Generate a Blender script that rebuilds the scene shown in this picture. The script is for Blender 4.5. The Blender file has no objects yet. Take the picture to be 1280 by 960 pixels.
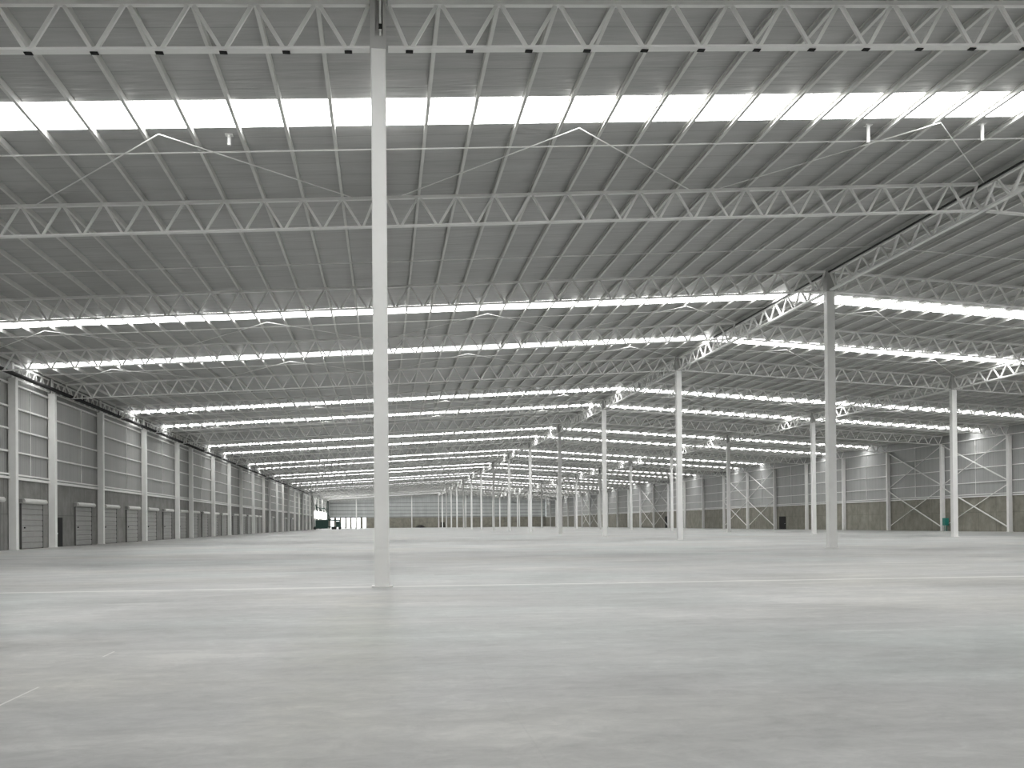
import bpy, math, random
from mathutils import Vector, Matrix
random.seed(7)
S = bpy.context.scene
COL = S.collection

# ------------------------------------------------------------------ camera
F, CY, YAW, ROLL, PITCH = 1247.74, 645.66, 0.12746, 0.00855, 0.00707
CAMX, CAMZ = 0.037, 1.5
cam = bpy.data.cameras.new('camera'); co = bpy.data.objects.new('camera', cam); COL.objects.link(co)
cam.sensor_width = 36; cam.lens = F / 1280 * 36; cam.shift_y = (CY - 480) / 1280
cam.clip_start = .05; cam.clip_end = 3000
_c, _s = math.cos(YAW), math.sin(YAW)
r0 = Vector((_c, -_s, 0)); fh = Vector((_s, _c, 0)); up0 = Vector((0, 0, 1))
Fw = fh * math.cos(PITCH) + up0 * math.sin(PITCH); U0 = up0 * math.cos(PITCH) - fh * math.sin(PITCH)
r2 = r0 * math.cos(ROLL) - U0 * math.sin(ROLL); U2 = U0 * math.cos(ROLL) + r0 * math.sin(ROLL)
M = Matrix(((r2.x, U2.x, -Fw.x, CAMX), (r2.y, U2.y, -Fw.y, 0), (r2.z, U2.z, -Fw.z, CAMZ), (0, 0, 0, 1)))
co.matrix_world = M
S.camera = co

def px(x, y, z):                      # where a point falls in the 1280x960 frame (only used to leave out what is off frame)
    d = Vector((x - CAMX, y, z - CAMZ)); w = d.dot(Fw)
    if w < .1: return None
    return 640 + F * d.dot(r2) / w, CY - F * d.dot(U2) / w

# ------------------------------------------------------------------ light
SKYLIGHT = 9.3
S.view_settings.view_transform = 'Standard'; S.view_settings.look = 'None'
S.view_settings.gamma = 1; S.view_settings.use_curve_mapping = False
S.view_settings.exposure = 0.0
wd = bpy.data.worlds.new('sky'); S.world = wd; wd.use_nodes = True
bg = wd.node_tree.nodes['Background']; bg.inputs[0].default_value = (.97, .985, 1, 1); bg.inputs[1].default_value = 4.0
S.cycles.use_denoising = True
S.cycles.max_bounces = 10; S.cycles.diffuse_bounces = 6; S.cycles.glossy_bounces = 4
S.cycles.sample_clamp_indirect = 6

# ------------------------------------------------------------------ dimensions
Y0, BAY, XR = 24.393, 14.58, 25.069            # first truss row, row spacing, width of a bay across
ZB, SL = 13.058, .05648                        # bottom chord height on the line of the near column, roof slope
DT, DR = 1.116, 1.37                           # top chord centre and roof sheet above the bottom chord
NROW = 31; YE = Y0 + 30 * BAY; YB = Y0 - 6 * BAY
XL, XW = -XR, 3 * XR
def rowY(i): return Y0 + i * BAY
def rise(x): return SL * (XR - abs(x - XR))
def zroof(x): return ZB + DR + rise(x)

# ------------------------------------------------------------------ materials
def new_mat(n):
    m = bpy.data.materials.new(n); m.use_nodes = True
    nt = m.node_tree; b = nt.nodes['Principled BSDF']; return m, nt, b
def lk(nt, a, b): nt.links.new(a, b)
def node(nt, t, **k):
    n = nt.nodes.new(t)
    for a, v in k.items(): setattr(n, a, v)
    return n
def ramp(nt, src, stops):
    r = node(nt, 'ShaderNodeValToRGB'); e = r.color_ramp.elements
    while len(e) < len(stops): e.new(.5)
    for q, (p, c) in zip(e, stops):
        q.position = p; q.color = (c[0], c[1], c[2], 1) if isinstance(c, (tuple, list)) else (c, c, c, 1)
    lk(nt, src, r.inputs[0]); return r
def coords(nt, scale=(1, 1, 1), loc=(0, 0, 0)):
    g = node(nt, 'ShaderNodeNewGeometry'); mp = node(nt, 'ShaderNodeMapping')
    mp.inputs['Scale'].default_value = scale; mp.inputs['Location'].default_value = loc
    lk(nt, g.outputs['Position'], mp.inputs[0]); return mp.outputs[0]
def noise(nt, vec, scale, det=4, rough=.55, dist=0):
    n = node(nt, 'ShaderNodeTexNoise'); n.inputs['Scale'].default_value = scale; n.inputs['Detail'].default_value = det
    n.inputs['Roughness'].default_value = rough; n.inputs['Distortion'].default_value = dist
    lk(nt, vec, n.inputs['Vector']); return n.outputs['Fac']
def mix(nt, a, b, fac, mode='MIX'):
    m = node(nt, 'ShaderNodeMix', data_type='RGBA', blend_type=mode)
    for s, v in ((m.inputs[0], fac), (m.inputs[6], a), (m.inputs[7], b)):
        if hasattr(v, 'links'): lk(nt, v, s)
        elif isinstance(v, (int, float)): s.default_value = v
        else: s.default_value = (*v, 1)
    return m.outputs[2]
def maths(nt, op, a, b=0, c=0):
    m = node(nt, 'ShaderNodeMath', operation=op)
    for s, v in zip(m.inputs, (a, b, c)):
        if hasattr(v, 'links'): lk(nt, v, s)
        else: s.default_value = v
    return m.outputs[0]
def sep(nt, v):
    s = node(nt, 'ShaderNodeSeparateXYZ'); lk(nt, v, s.inputs[0]); return s.outputs
def line_mask(nt, coord, centre, half):   # 1 within half of centre
    d = maths(nt, 'ABSOLUTE', maths(nt, 'SUBTRACT', coord, centre)); return maths(nt, 'LESS_THAN', d, half)

def mat_plain(n, col, rough=.5, metal=0, var=.06, sc=1.5):
    m, nt, b = new_mat(n); v = coords(nt)
    f = noise(nt, v, sc, 3)
    r = ramp(nt, f, [(.3, tuple(c * (1 - var) for c in col)), (.7, tuple(min(1, c * (1 + var)) for c in col))])
    lk(nt, r.outputs[0], b.inputs['Base Color']); b.inputs['Roughness'].default_value = rough; b.inputs['Metallic'].default_value = metal
    return m
STEEL = mat_plain('white_painted_steel', (.86, .86, .845), .4, var=.03)
PURL = mat_plain('galvanised_purlin_steel', (.70, .70, .68), .5)
DARK = mat_plain('black_painted_pipe', (.018, .018, .018), .5)
BLACK = mat_plain('dark_opening_paint', (.006, .006, .006), .8)
GREEN = mat_plain('dark_green_machine_paint', (.02, .055, .045), .45)
TEAL = mat_plain('teal_cabinet_paint', (.02, .22, .18), .45)
RUBBER = mat_plain('tyre_rubber', (.012, .012, .012), .8)
HEADM = mat_plain('grey_column_head_steel', (.48, .48, .47), .5)
SHUT = mat_plain('grey_roller_door_steel', (.32, .32, .31), .5)
HOODM = mat_plain('galvanised_hood_steel', (.62, .62, .60), .4)
GUIDE = mat_plain('dark_door_guide', (.12, .12, .115), .5)
EARTH = mat_plain('dark_heap_material', (.03, .028, .025), .9)
GLASSM = mat_plain('dark_cab_window', (.03, .05, .05), .1)

# roof lining: pale foil faced sheets with seams across the building
ROOF, nt, b = new_mat('pale_roof_lining')
v = coords(nt); s = sep(nt, v)
w = noise(nt, coords(nt, (.25, 1.2, 1)), 1.1, 4, .6)
base = ramp(nt, w, [(.3, (.355, .355, .35)), (.7, (.445, .445, .44))]).outputs[0]
yy = maths(nt, 'ADD', s[1], maths(nt, 'MULTIPLY', noise(nt, coords(nt, (.35, .1, 1)), 1, 2), .12))
fr = maths(nt, 'FRACT', maths(nt, 'DIVIDE', yy, 1.215))
seam = line_mask(nt, fr, .5, .02)
base = mix(nt, base, (.24, .24, .235), maths(nt, 'MULTIPLY', seam, .6))
lk(nt, base, b.inputs['Base Color']); b.inputs['Roughness'].default_value = .33
wv = noise(nt, coords(nt, (.5, 3.2, 1)), 1.3, 3, .5)
bp = node(nt, 'ShaderNodeBump'); bp.inputs['Strength'].default_value = .5; bp.inputs['Distance'].default_value = .06
lk(nt, wv, bp.inputs['Height']); lk(nt, bp.outputs[0], b.inputs['Normal'])

# translucent rooflight sheet lit by the daylight above it
SKY, nt, b = new_mat('daylit_rooflight_sheet')
b.inputs['Base Color'].default_value = (.9, .92, .92, 1); b.inputs['Emission Color'].default_value = (1, .995, .985, 1)
b.inputs['Emission Strength'].default_value = SKYLIGHT; b.inputs['Roughness'].default_value = .4

# wall cladding: light ribbed metal sheets
def cladding(n, axis, col):
    m, nt, b = new_mat(n); v = coords(nt); s = sep(nt, v)
    f = noise(nt, coords(nt, (1, 1, .25)), .5, 3)
    base = ramp(nt, f, [(.3, tuple(c * .9 for c in col)), (.7, tuple(c * 1.08 for c in col))]).outputs[0]
    fr = maths(nt, 'FRACT', maths(nt, 'DIVIDE', s[axis], 1.0))
    base = mix(nt, base, tuple(c * .7 for c in col), line_mask(nt, fr, .5, .025))
    lk(nt, base, b.inputs['Base Color']); b.inputs['Roughness'].default_value = .4
    h = maths(nt, 'SINE', maths(nt, 'MULTIPLY', s[axis], 2 * math.pi / .25))
    bp = node(nt, 'ShaderNodeBump'); bp.inputs['Strength'].default_value = .25; bp.inputs['Distance'].default_value = .02
    lk(nt, h, bp.inputs['Height']); lk(nt, bp.outputs[0], b.inputs['Normal']); return m
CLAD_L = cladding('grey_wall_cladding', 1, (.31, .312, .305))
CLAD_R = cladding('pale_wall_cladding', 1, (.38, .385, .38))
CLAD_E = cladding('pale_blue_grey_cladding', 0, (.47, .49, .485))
def concrete_wall(n, axis, col, panel):
    m, nt, b = new_mat(n); v = coords(nt); s = sep(nt, v)
    f = noise(nt, coords(nt, (1, 1, .9)), .8, 8, .7); g = noise(nt, coords(nt, (1.5, 1.5, .2)), .6, 3)
    base = ramp(nt, maths(nt, 'ADD', maths(nt, 'MULTIPLY', f, .85), maths(nt, 'MULTIPLY', g, .15)),
                [(.35, tuple(c * .72 for c in col)), (.65, tuple(c * 1.2 for c in col))]).outputs[0]
    fr = maths(nt, 'FRACT', maths(nt, 'DIVIDE', s[axis], panel)); fz = maths(nt, 'FRACT', maths(nt, 'DIVIDE', s[2], 2.45))
    j = maths(nt, 'MAXIMUM', line_mask(nt, fr, .5, .012), line_mask(nt, fz, .99, .008))
    base = mix(nt, base, tuple(c * .55 for c in col), maths(nt, 'MULTIPLY', j, .8))
    lk(nt, base, b.inputs['Base Color']); b.inputs['Roughness'].default_value = .85; return m
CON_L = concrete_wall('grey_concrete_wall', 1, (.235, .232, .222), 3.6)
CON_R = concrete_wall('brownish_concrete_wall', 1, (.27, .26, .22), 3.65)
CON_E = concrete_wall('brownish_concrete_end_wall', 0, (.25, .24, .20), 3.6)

# floor: power floated concrete, cloudy, with joints
FLOOR, nt, b = new_mat('power_floated_concrete_floor')
v = coords(nt); s = sep(nt, v)
n1 = noise(nt, coords(nt, (.8, 1.0, 1)), .17, 6, .6, .8)
n2 = noise(nt, coords(nt, (.85, 1.1, 1)), .75, 9, .72, .7)
n3 = noise(nt, coords(nt, (1, 1.3, 1)), 3.0, 9, .78, .8)
n4 = noise(nt, coords(nt, (.12, 1.0, 1)), 1.3, 4, .6, .3)
f = maths(nt, 'ADD', maths(nt, 'MULTIPLY', n1, .30), maths(nt, 'MULTIPLY', n2, .34))
f = maths(nt, 'ADD', f, maths(nt, 'MULTIPLY', n3, .20)); f = maths(nt, 'ADD', f, maths(nt, 'MULTIPLY', n4, .16))
base = ramp(nt, f, [(.41, (.24, .243, .238)), (.47, (.35, .354, .348)), (.52, (.435, .438, .429)), (.59, (.575, .575, .56))]).outputs[0]
# broad bluish and yellowish tints
t1 = noise(nt, coords(nt, (.6, 1, 1), (3, 1, 0)), .13, 3, .5)
tint = ramp(nt, t1, [(.36, (.94, 1.0, .99)), (.5, (1, 1, 1)), (.66, (1.0, .985, .94))]).outputs[0]
base = mix(nt, base, tint, 1.0, 'MULTIPLY')
# yellowish stain in front of the near column
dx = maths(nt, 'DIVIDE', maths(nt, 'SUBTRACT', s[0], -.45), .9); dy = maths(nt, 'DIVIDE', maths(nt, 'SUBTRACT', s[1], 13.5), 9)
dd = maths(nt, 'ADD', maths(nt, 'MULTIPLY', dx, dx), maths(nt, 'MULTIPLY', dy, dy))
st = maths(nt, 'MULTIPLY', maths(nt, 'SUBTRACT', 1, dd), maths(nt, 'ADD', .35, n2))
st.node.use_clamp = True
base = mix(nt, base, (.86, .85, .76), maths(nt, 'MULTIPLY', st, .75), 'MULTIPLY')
# pale dusty transverse joint on the first row, faint slab grid, pale saw cut left of the camera
wob = maths(nt, 'MULTIPLY', maths(nt, 'SUBTRACT', noise(nt, v, .7, 2), .5), .25)
j1 = line_mask(nt, maths(nt, 'ADD', s[1], wob), 24.35, .17)
m1 = maths(nt, 'MULTIPLY', j1, maths(nt, 'GREATER_THAN', noise(nt, coords(nt, (.3, .3, 1)), 1.0, 3), .30))
base = mix(nt, base, (.74, .74, .71), maths(nt, 'MULTIPLY', m1, .7))
fx = maths(nt, 'FRACT', maths(nt, 'ADD', maths(nt, 'DIVIDE', s[0], 4.178), .25)); fy = maths(nt, 'FRACT', maths(nt, 'DIVIDE', maths(nt, 'SUBTRACT', s[1], 24.39), 4.86))
gj = maths(nt, 'MAXIMUM', line_mask(nt, fx, .5, .0018), line_mask(nt, fy, .5, .0016))
base = mix(nt, base, (.26, .265, .26), maths(nt, 'MULTIPLY', gj, .12))
j2 = maths(nt, 'MULTIPLY', line_mask(nt, s[0], -3.2, .012), maths(nt, 'MAXIMUM', line_mask(nt, s[1], 9.3, .6), line_mask(nt, s[1], 12.3, .25)))
base = mix(nt, base, (.75, .75, .72), maths(nt, 'MULTIPLY', j2, .8))
# dark scuffs
n5 = noise(nt, coords(nt, (.35, 1.3, 1), (11, 5, 0)), .55, 5, .6, 1.2)
sc = ramp(nt, n5, [(.60, 0), (.80, 1)]).outputs[0]
base = mix(nt, base, (.80, .80, .80), sc, 'MULTIPLY')
sm = maths(nt, 'MULTIPLY', line_mask(nt, s[0], 2.05, .55), line_mask(nt, maths(nt, 'ADD', s[1], wob), 29.6, .16))
base = mix(nt, base, (.62, .62, .60), sm, 'MULTIPLY')
lk(nt, base, b.inputs['Base Color'])
rr = ramp(nt, n2, [(.35, .31), (.65, .46)]).outputs[0]; lk(nt, rr, b.inputs['Roughness'])
b.inputs['Specular IOR Level'].default_value = .55
bp = node(nt, 'ShaderNodeBump'); bp.inputs['Strength'].default_value = .12; bp.inputs['Distance'].default_value = .01
lk(nt, n3, bp.inputs['Height']); lk(nt, bp.outputs[0], b.inputs['Normal'])
GROUND = mat_plain('pale_ground_outside', (.6, .6, .58), .9)

# ------------------------------------------------------------------ mesh helpers
class MB:
    def __init__(s): s.v = []; s.f = []
    def box(s, x0, x1, y0, y1, z0, z1):
        n = len(s.v)
        s.v += [(x0, y0, z0), (x1, y0, z0), (x1, y1, z0), (x0, y1, z0), (x0, y0, z1), (x1, y0, z1), (x1, y1, z1), (x0, y1, z1)]
        s.f += [tuple(n + i for i in q) for q in ((0, 3, 2, 1), (4, 5, 6, 7), (0, 1, 5, 4), (1, 2, 6, 5), (2, 3, 7, 6), (3, 0, 4, 7))]; return s
    def prism(s, prof, a, b, up=(0, 0, 1)):        # extrude a closed profile [(side, up)] from a to b
        a = Vector(a); b = Vector(b); d = (b - a).normalized(); u = Vector(up)
        side = d.cross(u)
        if side.length < 1e-4: side = d.cross(Vector((0, 1, 0)))
        side.normalize(); u = side.cross(d)
        n = len(s.v); k = len(prof)
        for p in (a, b):
            for (i, j) in prof: s.v.append(tuple(p + side * i + u * j))
        for i in range(k):
            j = (i + 1) % k; s.f.append((n + i, n + j, n + k + j, n + k + i))
        s.f.append(tuple(range(n + k - 1, n - 1, -1))); s.f.append(tuple(range(n + k, n + 2 * k))); return s
    def bar(s, a, b, w, h, up=(0, 0, 1)):
        return s.prism([(-w / 2, -h / 2), (w / 2, -h / 2), (w / 2, h / 2), (-w / 2, h / 2)], a, b, up)
    def rod(s, a, b, r, n=8, up=(0, 0, 1)):
        return s.prism([(r * math.cos(2 * math.pi * i / n), r * math.sin(2 * math.pi * i / n)) for i in range(n)], a, b, up)
    def mesh(s, name, m):
        me = bpy.data.meshes.new(name); me.from_pydata(s.v, [], s.f); me.materials.append(m); me.update()
        import bmesh
        q = bmesh.new(); q.from_mesh(me); bmesh.ops.recalc_face_normals(q, faces=q.faces); q.to_mesh(me); q.free()
        return me
    def build(s, name, m, parent=None):
        return link(name, s.mesh(name, m), parent)
def link(name, me, parent=None, loc=(0, 0, 0), rz=0):
    o = bpy.data.objects.new(name, me); COL.objects.link(o); o.location = loc; o.rotation_euler = (0, 0, rz)
    if parent: o.parent = parent
    return o
def chamf(w, d, c):
    a, b = w / 2, d / 2
    return [(-a + c, -b), (a - c, -b), (a, -b + c), (a, b - c), (a - c, b), (-a + c, b), (-a, b - c), (-a, -b + c)]
def tag(o, label, cat, group=None):
    o['label'] = label; o['category'] = cat
    if group: o['group'] = group
    return o
def thing(name, loc, label, cat, group=None, rz=0):
    return tag(link(name, None, None, loc, rz), label, cat, group)
def struct(o): o['kind'] = 'structure'; return o
def stuff(o): o['kind'] = 'stuff'; return o
ORD = ['nearest', 'second', 'third', 'fourth', 'fifth', 'sixth', 'seventh', 'eighth', 'ninth', 'tenth', 'eleventh', 'twelfth', 'thirteenth',
       'fourteenth', 'fifteenth', 'sixteenth', 'seventeenth', 'eighteenth', 'nineteenth', 'twentieth']
ORD += ['twenty-' + w for w in ('first', 'second', 'third', 'fourth', 'fifth', 'sixth', 'seventh', 'eighth', 'ninth')] + ['thirtieth', 'thirty-first', 'thirty-second']

# ------------------------------------------------------------------ floor, roof, walls
f_ = MB().box(XL - .3, XW + .3, YB, YE + .3, -.3, 0).build('floor', FLOOR); struct(f_)
g_ = MB().box(-200, 250, YE + .3, YE + 300, -.35, -.05); g_.box(-200, XL - .3, 300, YE + .3, -.35, -.05)
struct(g_.build('ground_outside', GROUND))

SKYB = [i for i in range(-6, 30) if i % 3 != 1]
U0_, U1_ = .415, .553
def slab(mb, ya, yb, dz, th):
    for xa, xb in ((XL - .3, XR), (XR, XW + .3)):
        n = len(mb.v)
        for x, z in ((xa, zroof(xa)), (xb, zroof(xb))):
            for y in (ya, yb):
                for t in (0, th): mb.v.append((x, y, z + dz + t))
        mb.f += [tuple(n + i for i in q) for q in ((0, 4, 6, 2), (1, 3, 7, 5), (0, 1, 5, 4), (2, 6, 7, 3), (0, 2, 3, 1), (4, 5, 7, 6))]
rf = MB(); y = YB
for i in SKYB:
    a, b2 = rowY(i) + U0_ * BAY, rowY(i) + U1_ * BAY
    slab(rf, y, a, 0, .08); y = b2
slab(rf, y, YE + .3, 0, .08)
struct(rf.build('ceiling', ROOF))
for n, i in enumerate(SKYB):
    m = MB(); slab(m, rowY(i) + U0_ * BAY, rowY(i) + U1_ * BAY, -.01, .06)
    struct(m.build('window_%d' % (n + 1), SKY))
nwin = len(SKYB)

# left wall with a glazed stretch near its far end
GY0, GY1, GZ0, GZ1 = 369.0, 446.0, 4.0, 6.85
wl = MB()
wl.box(XL - .25, XL, YB, GY0, 0, 4.86); wl.box(XL - .25, XL, GY0, GY1, 0, GZ0); wl.box(XL - .25, XL, GY1, YE, 0, 4.86)
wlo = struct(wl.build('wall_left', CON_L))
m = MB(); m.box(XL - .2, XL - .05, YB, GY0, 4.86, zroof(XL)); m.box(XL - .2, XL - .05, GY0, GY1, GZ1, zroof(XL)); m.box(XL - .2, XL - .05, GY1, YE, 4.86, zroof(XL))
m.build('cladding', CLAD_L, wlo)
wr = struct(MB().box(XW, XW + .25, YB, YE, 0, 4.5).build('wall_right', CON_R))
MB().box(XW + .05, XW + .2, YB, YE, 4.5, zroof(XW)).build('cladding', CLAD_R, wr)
OPEN = [(-24.2, -22.6), (-21.6, -20.1), (-19.35, -17.65), (-16.95, -15.4), (-14.65, -12.95), (-12.2, -10.7), (-9.75, -8.05)]
OZ = 4.85
we = MB(); x = XL
for a, b2 in OPEN: we.box(x, a, YE, YE + .25, 0, OZ); x = b2
we.box(x, XW, YE, YE + .25, 0, 4.7)
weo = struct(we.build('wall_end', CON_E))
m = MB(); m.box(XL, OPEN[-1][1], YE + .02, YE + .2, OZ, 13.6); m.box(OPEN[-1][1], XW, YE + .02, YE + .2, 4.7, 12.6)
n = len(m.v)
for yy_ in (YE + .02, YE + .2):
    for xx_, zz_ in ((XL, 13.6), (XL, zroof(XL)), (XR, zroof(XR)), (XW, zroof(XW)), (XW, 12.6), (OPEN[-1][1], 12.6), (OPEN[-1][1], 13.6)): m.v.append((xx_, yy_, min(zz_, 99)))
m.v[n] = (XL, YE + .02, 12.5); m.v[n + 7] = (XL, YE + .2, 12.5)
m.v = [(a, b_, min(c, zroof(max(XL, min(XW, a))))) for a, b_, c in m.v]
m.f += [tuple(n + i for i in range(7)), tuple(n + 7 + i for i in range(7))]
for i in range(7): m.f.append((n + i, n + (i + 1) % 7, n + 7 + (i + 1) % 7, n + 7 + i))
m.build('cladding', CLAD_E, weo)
struct(MB().box(XL, XW, YB - .25, YB, 0, 16).build('wall_back', CON_E))
# steel posts and dark jambs of the openings in the end wall, as frames of seven door openings
for k, (a, b2) in enumerate(OPEN):
    m = MB(); m.bar((a, YE - .03, 0), (a, YE - .03, OZ), .12, .12); m.bar((b2, YE - .03, 0), (b2, YE - .03, OZ), .12, .12); m.bar((a, YE - .03, OZ), (b2, YE - .03, OZ), .12, .12)
    struct(m.build('door_%d' % (40 + k), GUIDE))

# ------------------------------------------------------------------ roof trusses
NP = 17; PP = XR / NP
def tr_parts(sgn):
    """meshes of one truss span; x from 0 to XR, chord rising (sgn 1) or falling (sgn -1)"""
    z = lambda x: sgn * SL * x
    a, b_ = .22, XR - .22
    top = MB().bar((a, 0, DT + z(a)), (b_, 0, DT + z(b_)), .16, .11)
    bot = MB().bar((a, 0, .0 + z(a)), (b_, 0, z(b_)), .26, .055)
    dg = []
    for k in range(NP):
        xb = (k + .5) * PP
        for s_ in (-1, 1):
            xt = xb + s_ * PP / 2; xt = min(max(xt - s_ * .07, .25), XR - .25)
            dg.append(MB().bar((xb + s_ * .07, 0, .05 + z(xb)), (xt, 0, DT - .06 + z(xt)), .09, .085, (0, 1, 0)))
    web = MB()
    for d in dg:
        n = len(web.v); web.v += d.v; web.f += [tuple(n + i for i in q) for q in d.f]
    pl = [MB().box((k + .5) * PP - .09, (k + .5) * PP + .09, -.02, .12, z((k + .5) * PP) - .05, z((k + .5) * PP) - .029) for k in range(NP)]
    T = lambda q, nm: q.mesh(nm, STEEL)
    return T(top, 'top_chord'), T(bot, 'bottom_chord'), [T(d, 'diagonal') for d in dg], T(web, 'web'), [q.mesh('gusset', BLACK) for q in pl]
TP = {1: tr_parts(1), -1: tr_parts(-1)}
SPAN = {-1: (1, 'from the left wall'), 0: (1, 'just left of the ridge'),
        1: (-1, 'just right of the ridge'), 2: (-1, 'beside the right wall')}
DETAIL = {(0, -1), (0, 0), (1, -1), (1, 0), (1, 1), (2, -1), (2, 0), (2, 1), (3, -1), (3, 0), (3, 1), (4, -1), (4, 0), (4, 1), (4, 2), (5, 1), (6, 1), (6, 2)}
for i in range(NROW - 1):
    for sp in (-1, 0, 1, 2):
        vis = False
        for k in range(0, 18):
            X = sp * XR + k * PP; q = px(X, rowY(i), ZB + rise(X))
            if q and -10 < q[0] < 1290 and q[1] > -30: vis = True
        if not vis: continue
        sgn, where = SPAN[sp]; xo = sp * XR
        t = thing('roof_truss', (xo, rowY(i), ZB + rise(xo)), 'white steel lattice truss of the %s row, %s' % (ORD[i], where), 'truss', 'lattice roof trusses across the hall')
        tp, bt, dg, web, pl = TP[sgn]
        link('top_chord', tp, t); link('bottom_chord', bt, t)
        if (i, sp) in DETAIL:
            for d in dg:
                cx = xo + sum(v.co.x for v in d.vertices) / 8
                q = px(cx, rowY(i), ZB + rise(cx) + .5)
                if q and -60 < q[0] < 1340: link('diagonal', d, t)
        else: link('web', web, t)
        if i == 0:
            for d in pl:
                cx = xo + sum(v.co.x for v in d.vertices) / 8
                q = px(cx, rowY(i), ZB + rise(cx) + .5)
                if q and -30 < q[0] < 1310: o = link('gusset_plate', d, t); o['label'] = 'dark plate under the bottom chord'

# ------------------------------------------------------------------ girders along the hall, column to column
def girder_parts(L, n, depth):
    top = MB().bar((0, .25, depth), (0, L - .25, depth), .14, .12); bot = MB().bar((0, .25, 0), (0, L - .25, 0), .2, .10)
    p = L / n; web = MB()
    for k in range(n):
        yb = (k + .5) * p
        for s_ in (-1, 1):
            yt = yb + s_ * p / 2; yt = min(max(yt - s_ * .08, .25), L - .25)
            web.bar((0, yb + s_ * .08, .05), (0, yt, depth - .05), .10, .10, (1, 0, 0))
    return top.mesh('top_chord', STEEL), bot.mesh('bottom_chord', STEEL), web.mesh('web', STEEL)
GP = girder_parts(2 * BAY, 15, DT - .15)
for line, X, nm in ((0, 0, 'on the nearest column line'), (1, XR, 'under the ridge'), (2, 2 * XR, 'on the right column line')):
    for i in range(0, 30, 2):
        if line > 0 and i < (0 if line == 1 else 2): continue
        t = thing('roof_girder', (X, rowY(i), ZB + rise(X) + .02), 'white lattice girder running %s, %s length' % (nm, ORD[i // 2]), 'girder', 'lattice girders running down the hall')
        for nme, me in zip(('top_chord', 'bottom_chord', 'web'), GP): link(nme, me, t)

# ------------------------------------------------------------------ interior columns
def column(X, i, w, label):
    zt = ZB + rise(X) - .06
    t = thing('steel_column', (X, rowY(i), 0), label, 'column', 'free-standing columns')
    MB().prism(chamf(w, w, .025), (0, 0, .02), (0, 0, zt), (0, 1, 0)).build('shaft', STEEL, t)
    MB().box(-w / 2 - .07, w / 2 + .07, -w / 2 - .07, w / 2 + .07, 0, .03).build('base_plate', STEEL, t)
    h = MB(); a = w / 2 + .015
    h.box(-a, a, -a, a, zt, zt + .30)
    h.box(-a, -a + .12, -a, a, zt + .30, zt + DT + .12); h.box(a - .08, a, -a, a, zt + .30, zt + DT + .12)
    h.box(-a + .12, a - .08, -a + (.14 if i == 0 else .03), a, zt + .30, zt + DT + .12)
    h.build('head_box', HEADM, t)
    if i == 0:
        MB().box(.03, .08, -a - .01, -a + .14, zt + .30, zt + DT + .1).build('head_rib', STEEL, t)
        MB().box(.015, .095, -a - .03, -a - .012, zt + .46, zt + .58).build('head_slot', BLACK, t)['label'] = 'small black slot in the column head'
SIDE = {0: 'in the line behind the nearest column', 1: 'under the ridge', 2: 'on the right column line'}
for i in range(0, 30, 2):
    if i == 0: column(-.02, 0, .36, 'nearest and tallest-looking white square steel column, left of the middle')
    else: column(0, i, .42, 'white square steel column %s, number %s of that line' % (SIDE[0], ORD[i // 2]))
for i in range(2, 30, 2): column(XR, i, .46, 'white square steel column under the ridge, %s along that line' % ORD[i // 2 - 1])
for i in range(4, 30, 2): column(2 * XR, i, .46, 'white square steel column on the right column line, %s along that line' % ORD[i // 2 - 2])

# ------------------------------------------------------------------ purlins, bridging strips, brace rods
PH, PF, PT = .21, .10, .012
prof = [(-PT, 0), (0, 0), (0, PH - PT), (PF, PH - PT), (PF, PH), (-PT, PH)]
prof = [(0, 0), (0, PH), (-PF, PH), (-PF, PH - .03), (-PF + .008, PH - .03), (-PF + .008, PH - PT), (-PT, PH - PT), (-PT, PT), (-PF + .008, PT), (-PF + .008, .03), (-PF, .03), (-PF, 0)]
pm = MB().prism(prof, (0, 0, 0), (0, YE - YB, 0)).mesh('roof_purlin', PURL)
for k in range(-NP, 3 * NP + 1):
    X = k * PP + .05
    if k == -NP: X += .15
    if k == 3 * NP: X -= .15
    if k == NP: where = 'roof purlin on the ridge line of the hall'
    elif k == 0: where = 'roof purlin straight above the nearest column'
    elif k < 0: where = 'roof purlin, %s to the left of the nearest column' % ('first' if k == -1 else ORD[-k - 1])
    elif k < NP: where = 'roof purlin, %s to the right of the nearest column' % ('first' if k == 1 else ORD[k - 1])
    elif k <= 2 * NP: where = 'roof purlin, %s down the slope right of the ridge' % ('first' if k == NP + 1 else ORD[k - NP - 1])
    else: where = 'roof purlin, %s before the right wall' % ORD[3 * NP - k]
    o = link('roof_purlin', pm, None, (X, YB, zroof(X) - PH - .003)); tag(o, 'pale steel ' + where, 'purlin', 'roof purlins running down the hall')
for i in range(-1, 30):
    Y = rowY(i) + .655 * BAY; z = -PH - .03
    m = MB(); 
    for xa, xb in ((XL + .1, XR), (XR, XW - .1)): m.bar((xa, Y, zroof(xa) + z), (xb, Y, zroof(xb) + z), .05, .035)
    if i >= 0: tag(m.build('bridging_strip', STEEL), 'thin white bridging strip across the purlins, in the %s roof bay' % ORD[i], 'strip', 'bridging strips across the purlins')
NBR = 0
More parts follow.
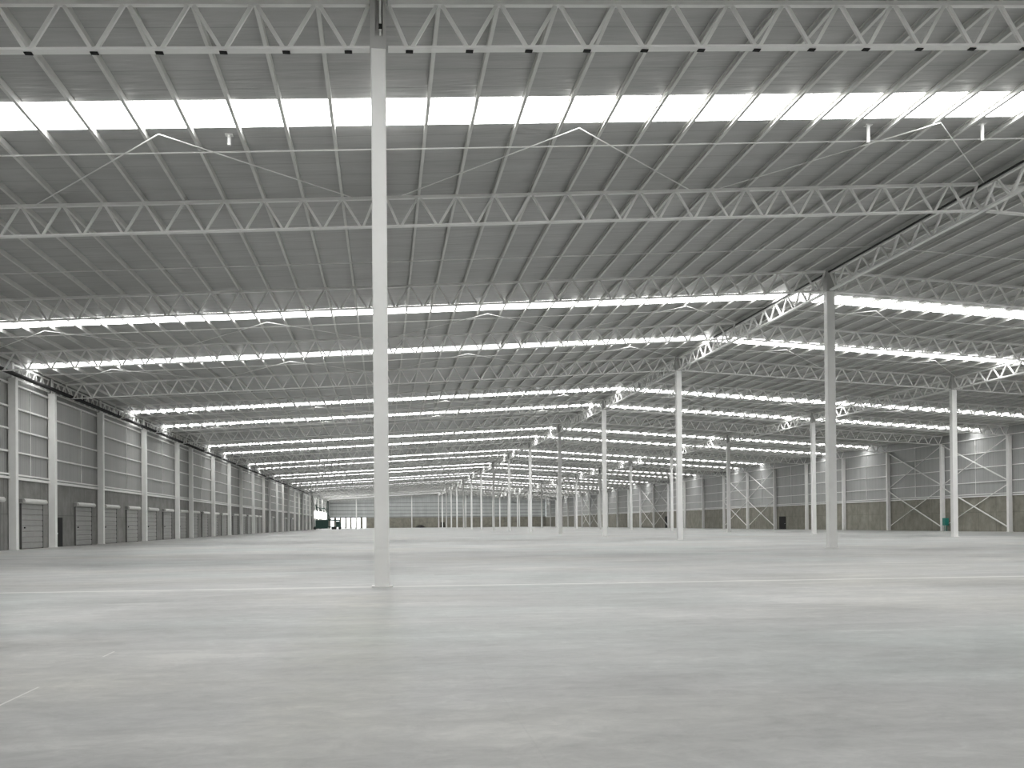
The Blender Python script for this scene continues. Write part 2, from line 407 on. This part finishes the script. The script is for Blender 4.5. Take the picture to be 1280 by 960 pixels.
for i in (0, 2, 3, 5, 6):
    for xa in (-19.6, -6.85, 6.5, 19.2, 31.9, 44.5, 57.3):
        ya = rowY(i) + .535 * BAY; yb = rowY(i + 1) - .15
        ps = [(xa - 5.9, yb), (xa, ya), (xa + 5.9, yb)]
        q = [px(x_, y_, zroof(x_)) for x_, y_ in ps]
        if not any(w and -20 < w[0] < 1300 and w[1] > 0 for w in q): continue
        z = -PH - .09
        t = thing('roof_brace', (xa, ya, zroof(xa) + z), 'V-shaped rods under the %s roof bay, %s' % (ORD[i], {-19.6: 'by the left wall', -6.85: 'left of the nearest column', 6.5: 'right of the nearest column', 19.2: 'left of the ridge', 31.9: 'right of the ridge', 44.5: 'left of the right columns', 57.3: 'right of the right columns'}[xa]), 'brace', 'V-shaped rods in the roof')
        for x_, y_ in (ps[0], ps[2]): MB().rod((0, 0, 0), (x_ - xa, y_ - ya, zroof(x_) - zroof(xa)), .022).build('rod', STEEL, t)
for k, (X, lab) in enumerate(((-4.84, 'short white stub hanging under the first bright rooflight, left of the nearest column'), (17.0, 'short white stub hanging under the first rooflight, left of the two at the right'), (21.3, 'short white stub hanging under the first rooflight, furthest right'))):
    L = .35 if k == 0 else .62
    y_ = rowY(0) + .595 * BAY; t = thing('hanging_stub', (X, y_, zroof(X) - .2), lab, 'pipe stub', 'stubs hanging from the roof')
    MB().rod((0, 0, .2), (0, 0, -L + .2), .06, 10).build('pipe', STEEL, t); MB().box(-.12, .12, -.12, .12, .17, .195).build('mounting_plate', STEEL, t)
tag(MB().rod((XR - .12, Y0 - 5, zroof(XR) - PH - .13), (XR - .12, rowY(3) + 5, zroof(XR) - PH - .13), .05).build('ridge_cable', DARK), 'black cable running along under the ridge of the roof', 'cable')

# ------------------------------------------------------------------ left wall: columns, rails, doors
LC = [56.5, 70.95, 79.03, 92.0, 108.13, 124.93, 133.58, 150.53, 165.91, 179.22, 195.5, 212.3, 223.5, 238.3, 252, 267, 285.0, 299.7, 313, 327.4, 343.3, 356.8, 370, 387, 412, 430, 448]
m1_ = MB().prism(chamf(.5, .5, .02), (0, 0, .02), (0, 0, 11.55), (0, 1, 0)).mesh('shaft', STEEL)
m2_ = MB().box(-.27, .3, -.3, .3, 0, .03).mesh('base_plate', STEEL)
m3_ = MB().box(-.27, .28, -.28, .28, 11.55, 11.62).box(-.03, .03, -.2, .2, 11.62, 12.7).mesh('cap_plate', STEEL)
for k, y_ in enumerate(LC):
    pass
    if k == 0: continue
    lab = 'white steel column against the left wall, %s of its row' % ORD[k - 1]
    t = thing('wall_column', (XL + .27, y_ + .25, 0), lab, 'column', 'columns along the left wall')
    link('shaft', m1_, t); link('base_plate', m2_, t); link('cap_plate', m3_, t)
def rail(name, a, b_, w, h, lab, cat, grp, m=STEEL): tag(MB().bar(a, b_, w, h).build(name, m), lab, cat, grp)
for k, z in enumerate((5.14, 6.69, 8.22, 9.72, 11.30)):
    rail('wall_girt', (XL + .03, YB + .1, z), (XL + .03, GY0 if z < GZ1 else YE - .1, z), .16, .11, 'white horizontal rail along the left wall, %s from the bottom' % ('lowest' if k == 0 else ORD[k]) if k else 'white horizontal rail along the left wall, lowest, just above the sill beam', 'rail', 'rails on the left wall')
rail('sill_beam', (XL + .05, YB + .1, 4.90), (XL + .05, GY0, 4.90), .2, .17, 'thick white beam capping the concrete of the left wall', 'beam', None)
SAG = [75.2, 87.3, 102.1, 118.0, 142.5]
for k, y_ in enumerate(SAG):
    tag(MB().bar((XL + .04, y_, 5.2), (XL + .04, y_, 11.3), .06, .05, (0, 1, 0)).build('sag_strap', STEEL), 'thin pale vertical strap crossing the left wall rails, %s one' % ORD[k], 'strap', 'vertical straps on the left wall')
for k in range(10):      # zigzag longitudinal bracing above the left wall columns
    a, b_ = LC[k + 1] + .55, LC[k + 2] - .05; L = b_ - a; n = max(5, round(L / 1.6))
    t = thing('eaves_girder', (XL + .12, a, 11.72), 'white zigzag girder over the left wall, in the %s wall bay' % ORD[k], 'girder', 'zigzag girders over the left wall')
    MB().bar((0, 0, 0), (0, L, 0), .09, .09).build('bottom_chord', STEEL, t); MB().bar((0, 0, .9), (0, L, .9), .09, .09).build('top_chord', STEEL, t)
    w_ = MB(); p = L / n
    for j in range(n):
        w_.bar((0, j * p, .9), (0, (j + .5) * p, 0), .08, .08, (1, 0, 0)); w_.bar((0, (j + .5) * p, 0), (0, (j + 1) * p, .9), .08, .08, (1, 0, 0))
    w_.build('web', STEEL, t)
pp_ = MB().rod((0, 0, 0), (0, YE - YB - 130, 0), .14, 10)
for j in range(30): pp_.box(-.03, .03, j * 11 + 5, j * 11 + 5.05, .05, .5)
o = pp_.build('black_pipe', BLACK); o.location = (XL + .64, YB + 1, 11.80); tag(o, 'long black pipe running along the top of the left wall columns', 'pipe')

DOORS = [(64.5, 69.2), (73.2, 77.5), (85.5, 89.9), (93.7, 98.0), (101.8, 106.1), (110.2, 114.5), (118.2, 122.5), (127.0, 131.2), (134.9, 139.2), (142.6, 147.0), (151.2, 155.4),
         (159.4, 164.2), (171.2, 175.8), (181.0, 185.3), (188.9, 193.3), (198.6, 202.9), (205.2, 209.8), (228, 232.6), (257.6, 262.2), (276, 280.5)]
for k, (a, b_) in enumerate(DOORS):
    H = 3.2; W = b_ - a
    t = struct(link('door_%d' % (k + 1), None, None, (XL, a, 0)))
    c = MB(); n = 8
    for j in range(n):
        z0 = .03 + j * (H - .03) / n; z1 = z0 + (H - .03) / n
        i0 = len(c.v); x0, x1 = .05, .10
        pts = [(0, z0), (x0, z0), (x1, z0 + .05), (x1, z1 - .05), (x0, z1), (0, z1)]
        for y_ in (0, W):
            for (x_, z_) in pts: c.v.append((x_, y_, z_))
        c.f += [tuple(i0 + i for i in range(6)), tuple(i0 + 6 + i for i in range(6))]
        for i in range(6): c.f.append((i0 + i, i0 + (i + 1) % 6, i0 + 6 + (i + 1) % 6, i0 + 6 + i))
    c.build('shutter', SHUT, t)
    for y_ in (-.09, W + .01): MB().box(0, .12, y_, y_ + .09, 0, H).build('guide_rail', GUIDE, t)
    hd = MB(); hp = [(0, 0), (.30, 0), (.40, .1), (.40, .22), (.30, .34), (0, .34)]
    i0 = 0
    for y_ in (-.15, W + .25):
        for (x_, z_) in hp: hd.v.append((x_, y_, H + z_))
    hd.f += [tuple(range(6)), tuple(range(6, 12))] + [(i, (i + 1) % 6, 6 + (i + 1) % 6, 6 + i) for i in range(6)]
    hd.build('shutter_hood', HOODM, t)
    MB().box(0, .26, -.24, -.16, H + .05, H + .30).build('motor_box', SHUT, t)
    if k < 8: MB().box(.1, .16, .45, .62, 1.45, 1.55).build('door_handle', BLACK, t)
def exit_door(n, X, y0, y1, H, side):
    t = struct(link('door_%d' % n, None, None, (X, y0, 0))); s_ = side
    m = MB(); W = y1 - y0
    m.box(min(0, s_ * .08), max(0, s_ * .08), 0, W, 0, H).build('leaf', BLACK, t)
    MB().box(min(s_ * .08, s_ * .14), max(s_ * .08, s_ * .14), .15, .3, 1.0, 1.08).build('door_handle', STEEL, t)
exit_door(21, XL, 80.6, 82.2, 2.27, 1); exit_door(22, XW, 180.2, 183.2, 2.4, -1); exit_door(23, XW, 257.8, 261.5, 3.1, -1)
t = struct(link('door_24', None, None, (25.9, YE, 0))); MB().box(0, 1.9, -.1, 0, 0, 2.4).build('leaf', BLACK, t)

# glazed stretch near the far end of the left wall
t = struct(link('window_%d' % (nwin + 1), None, None, (XL, GY0, GZ0))); m = MB()
for k in range(6):
    y_ = k * (GY1 - GY0) / 5; m.bar((-.1, y_, 0), (-.1, y_, GZ1 - GZ0), .2, .35, (0, 1, 0))
m.bar((-.1, 0, 0), (-.1, GY1 - GY0, 0), .2, .15); m.bar((-.1, 0, GZ1 - GZ0), (-.1, GY1 - GY0, GZ1 - GZ0), .2, .15); m.build('window_frame', STEEL, t)
MB().box(-.16, -.15, 0, GY1 - GY0, 0, GZ1 - GZ0).build('glazing', SKY, t)

# ------------------------------------------------------------------ right wall: columns, rails, bracing
RC = [(6, 1262.5)] + [(i, 0) for i in range(7, 30)]
m1_ = MB().prism(chamf(.5, .46, .02), (0, 0, .02), (0, 0, 11.58), (0, 1, 0)).mesh('shaft', STEEL)
m2_ = MB().box(-.3, .27, -.3, .3, 0, .03).mesh('base_plate', STEEL)
m3_ = MB().box(-.28, .27, -.28, .28, 11.58, 11.62).mesh('cap_plate', STEEL)
for k, i in enumerate(range(6, 30)):
    t = thing('wall_column', (XW - .27, rowY(i), 0), 'white steel column against the right wall, %s of its row' % ORD[k], 'column', 'columns along the right wall')
    link('shaft', m1_, t); link('base_plate', m2_, t); link('cap_plate', m3_, t)
for k, z in enumerate((4.72, 6.24, 8.10, 9.96, 11.8)):
    rail('wall_girt', (XW - .03, rowY(4), z), (XW - .03, YE - .1, z), .16, .10, 'white horizontal rail along the right wall, %s from the bottom' % ORD[k] if k else 'white horizontal rail along the right wall, lowest, just above the sill beam', 'rail', 'rails on the right wall')
rail('sill_beam', (XW - .05, rowY(4), 4.45), (XW - .05, YE - .1, 4.45), .2, .14, 'white beam capping the concrete of the right wall', 'beam', None)
for i in (6, 7, 11, 12, 16, 17, 22, 23):
    for z0, z1, nm in ((.6, 5.8, 'lower'), (6.3, 11.5, 'upper')):
        a, b_ = rowY(i) + .28, rowY(i + 1) - .28
        t = thing('cross_brace', (XW - .33, a, z0), '%s white X-shaped brace on the right wall, in the %s roof bay' % (nm, ORD[i]), 'brace', 'X braces on the right wall')
        MB().bar((-.02, 0, 0), (-.02, b_ - a, z1 - z0), .12, .14, (1, 0, 0)).build('diagonal', STEEL, t)
        MB().bar((.08, 0, z1 - z0), (.08, b_ - a, 0), .07, .10, (1, 0, 0)).build('diagonal', STEEL, t)
for k, i in enumerate(range(5, 12)):
    y_ = rowY(i) + .5 * BAY; tag(MB().bar((XW - .04, y_, 4.8), (XW - .04, y_, 11.9), .07, .05, (0, 1, 0)).build('sag_strap', STEEL), 'thin pale vertical strap crossing the right wall rails, %s one' % ORD[k], 'strap', 'vertical straps on the right wall')

# ------------------------------------------------------------------ end wall: columns and rails
for k, X in enumerate((-12.53, 0, 12.7, XR, 37.6, 2 * XR, 62.7)):
    lab = ['white steel column on the far end wall, beside the open doors', 'white steel column on the far end wall, hidden behind the nearest column', 'white steel column on the far end wall, just right of the nearest column', 'white steel column on the far end wall, under the ridge',
           'white steel column on the far end wall, first right of the ridge', 'white steel column on the far end wall, second right of the ridge', 'white steel column on the far end wall, closest to the right wall'][k]
    h = zroof(X) - .2; t = thing('wall_column', (X, YE - .25, 0), lab, 'column', 'columns along the end wall')
    MB().prism(chamf(.45, .45, .02), (0, 0, .02), (0, 0, h), (0, 1, 0)).build('shaft', STEEL, t); MB().box(-.28, .28, -.28, .24, 0, .03).build('base_plate', STEEL, t)
for k, z in enumerate((5.0, 6.5, 8.04, 9.76, 11.4)):
    rail('wall_girt', (XL + .6, YE - .05, z), (XW - .6, YE - .05, z), .16, .2, 'horizontal rail across the far end wall, %s' % ('lowest, at the top of the concrete' if k == 0 else ORD[k] + ' from the bottom'), 'rail', 'rails on the end wall', GUIDE)

# ------------------------------------------------------------------ things standing about
# dark green lifting truck at the far left
def cyl(mb, c, r, w, n=16, axis=1):
    a = list(c); b_ = list(c); a[axis] -= w / 2; b_[axis] += w / 2
    mb.prism([(r * math.cos(2 * math.pi * i / n), r * math.sin(2 * math.pi * i / n)) for i in range(n)], a, b_)
TX, TY = -23.9, 346.0
t = thing('crane_truck', (TX, TY, 0), 'dark green crane truck parked at the far left before the open doors', 'truck')
MB().box(.3, 9.2, 0, 2.4, .75, 1.05).build('chassis', GREEN, t)
m = MB(); m.box(.75, 5.0, 0, 2.4, 1.05, 3.25)
for k in range(5): m.box(.9 + k * .85, 1.0 + k * .85, -.06, 0, 1.05, 3.2)
m.box(.6, 4.9, -.03, .02, .35, 1.05); m.build('body', GREEN, t)
m = MB(); m.v = [(7.6, 0, 1.05), (9.3, 0, 1.05), (9.3, 0, 1.9), (8.9, 0, 2.75), (7.6, 0, 2.75)]; m.v += [(a, 2.4, c) for a, _, c in m.v]
m.f = [(0, 1, 2, 3, 4), (5, 6, 7, 8, 9)] + [(i, (i + 1) % 5, 5 + (i + 1) % 5, 5 + i) for i in range(5)]
cb = m.build('cab', GREEN, t); MB().box(7.8, 8.8, -.02, 0, 1.9, 2.6).build('cab_window', GLASSM, cb)
for x_ in (.55, 6.55, 7.35, 8.9):
    m = MB(); cyl(m, (x_, .2, .5), .5, .35); m.build('wheel', RUBBER, t)
MB().bar((4.9, 1.2, 3.3), (8.9, 1.2, 3.05), .45, .5).build('boom', GREEN, t)
m = MB(); m.bar((4.9, 1.2, 1.05), (4.9, 1.2, 9.8), .35, .35, (0, 1, 0)); m.bar((4.9, 1.2, 5.2), (5.9, 1.2, 3.3), .18, .18); m.build('mast', GREEN, t)
m = MB()
for k in range(4): m.bar((.9 + k, 1.2, 7.7 - k * .3), (1.9 + k, 1.2, 7.4 - (k % 2) * 1.3), .22, .22)
m.bar((.8, 1.2, 8.6), (1.3, 1.2, 6.0), .35, .35); m.bar((.9, 1.2, 7.6), (4.9, 1.2, 6.9), .2, .2); m.build('jib', GREEN, t)
MB().bar((1.0, 1.2, 3.2), (1.0, 1.2, 6.2), .12, .12, (0, 1, 0)).build('jib_rest', GREEN, t)
# green cabinet beside a right wall column
t = thing('fire_cabinet', (XW - .55, 125.2, 0), 'small teal box on a stand beside a right wall column', 'cabinet')
MB().box(-.3, .2, -.35, .35, .75, 1.75).build('box', TEAL, t); m = MB()
for s_ in (-1, 1): m.bar((-.05, s_ * .25, 0), (-.05, s_ * .25, .75), .05, .05, (0, 1, 0))
m.build('stand', TEAL, t); MB().box(-.33, -.3, -.28, .28, .82, 1.68).build('door', TEAL, t)
# dark heap before the end wall
hp = MB(); n = 14
hp.v.append((0, 0, 1.35))
for r_, z_ in ((.8, 1.15), (1.7, .55), (2.3, 0)):
    for i in range(n):
        a = 2 * math.pi * i / n; q = r_ * random.uniform(.85, 1.15); hp.v.append((q * math.cos(a) * 1.15, q * math.sin(a) * .7, max(0, z_ * random.uniform(.85, 1.1))))
for i in range(n):
    j = (i + 1) % n; hp.f.append((0, 1 + i, 1 + j))
    for rr_ in range(2): hp.f.append((1 + rr_ * n + i, 1 + (rr_ + 1) * n + i, 1 + (rr_ + 1) * n + j, 1 + rr_ * n + j))
o = hp.build('dark_heap', EARTH); o.location = (16.5, YE - 6, 0); tag(o, 'low dark heap on the floor before the far end wall', 'heap')
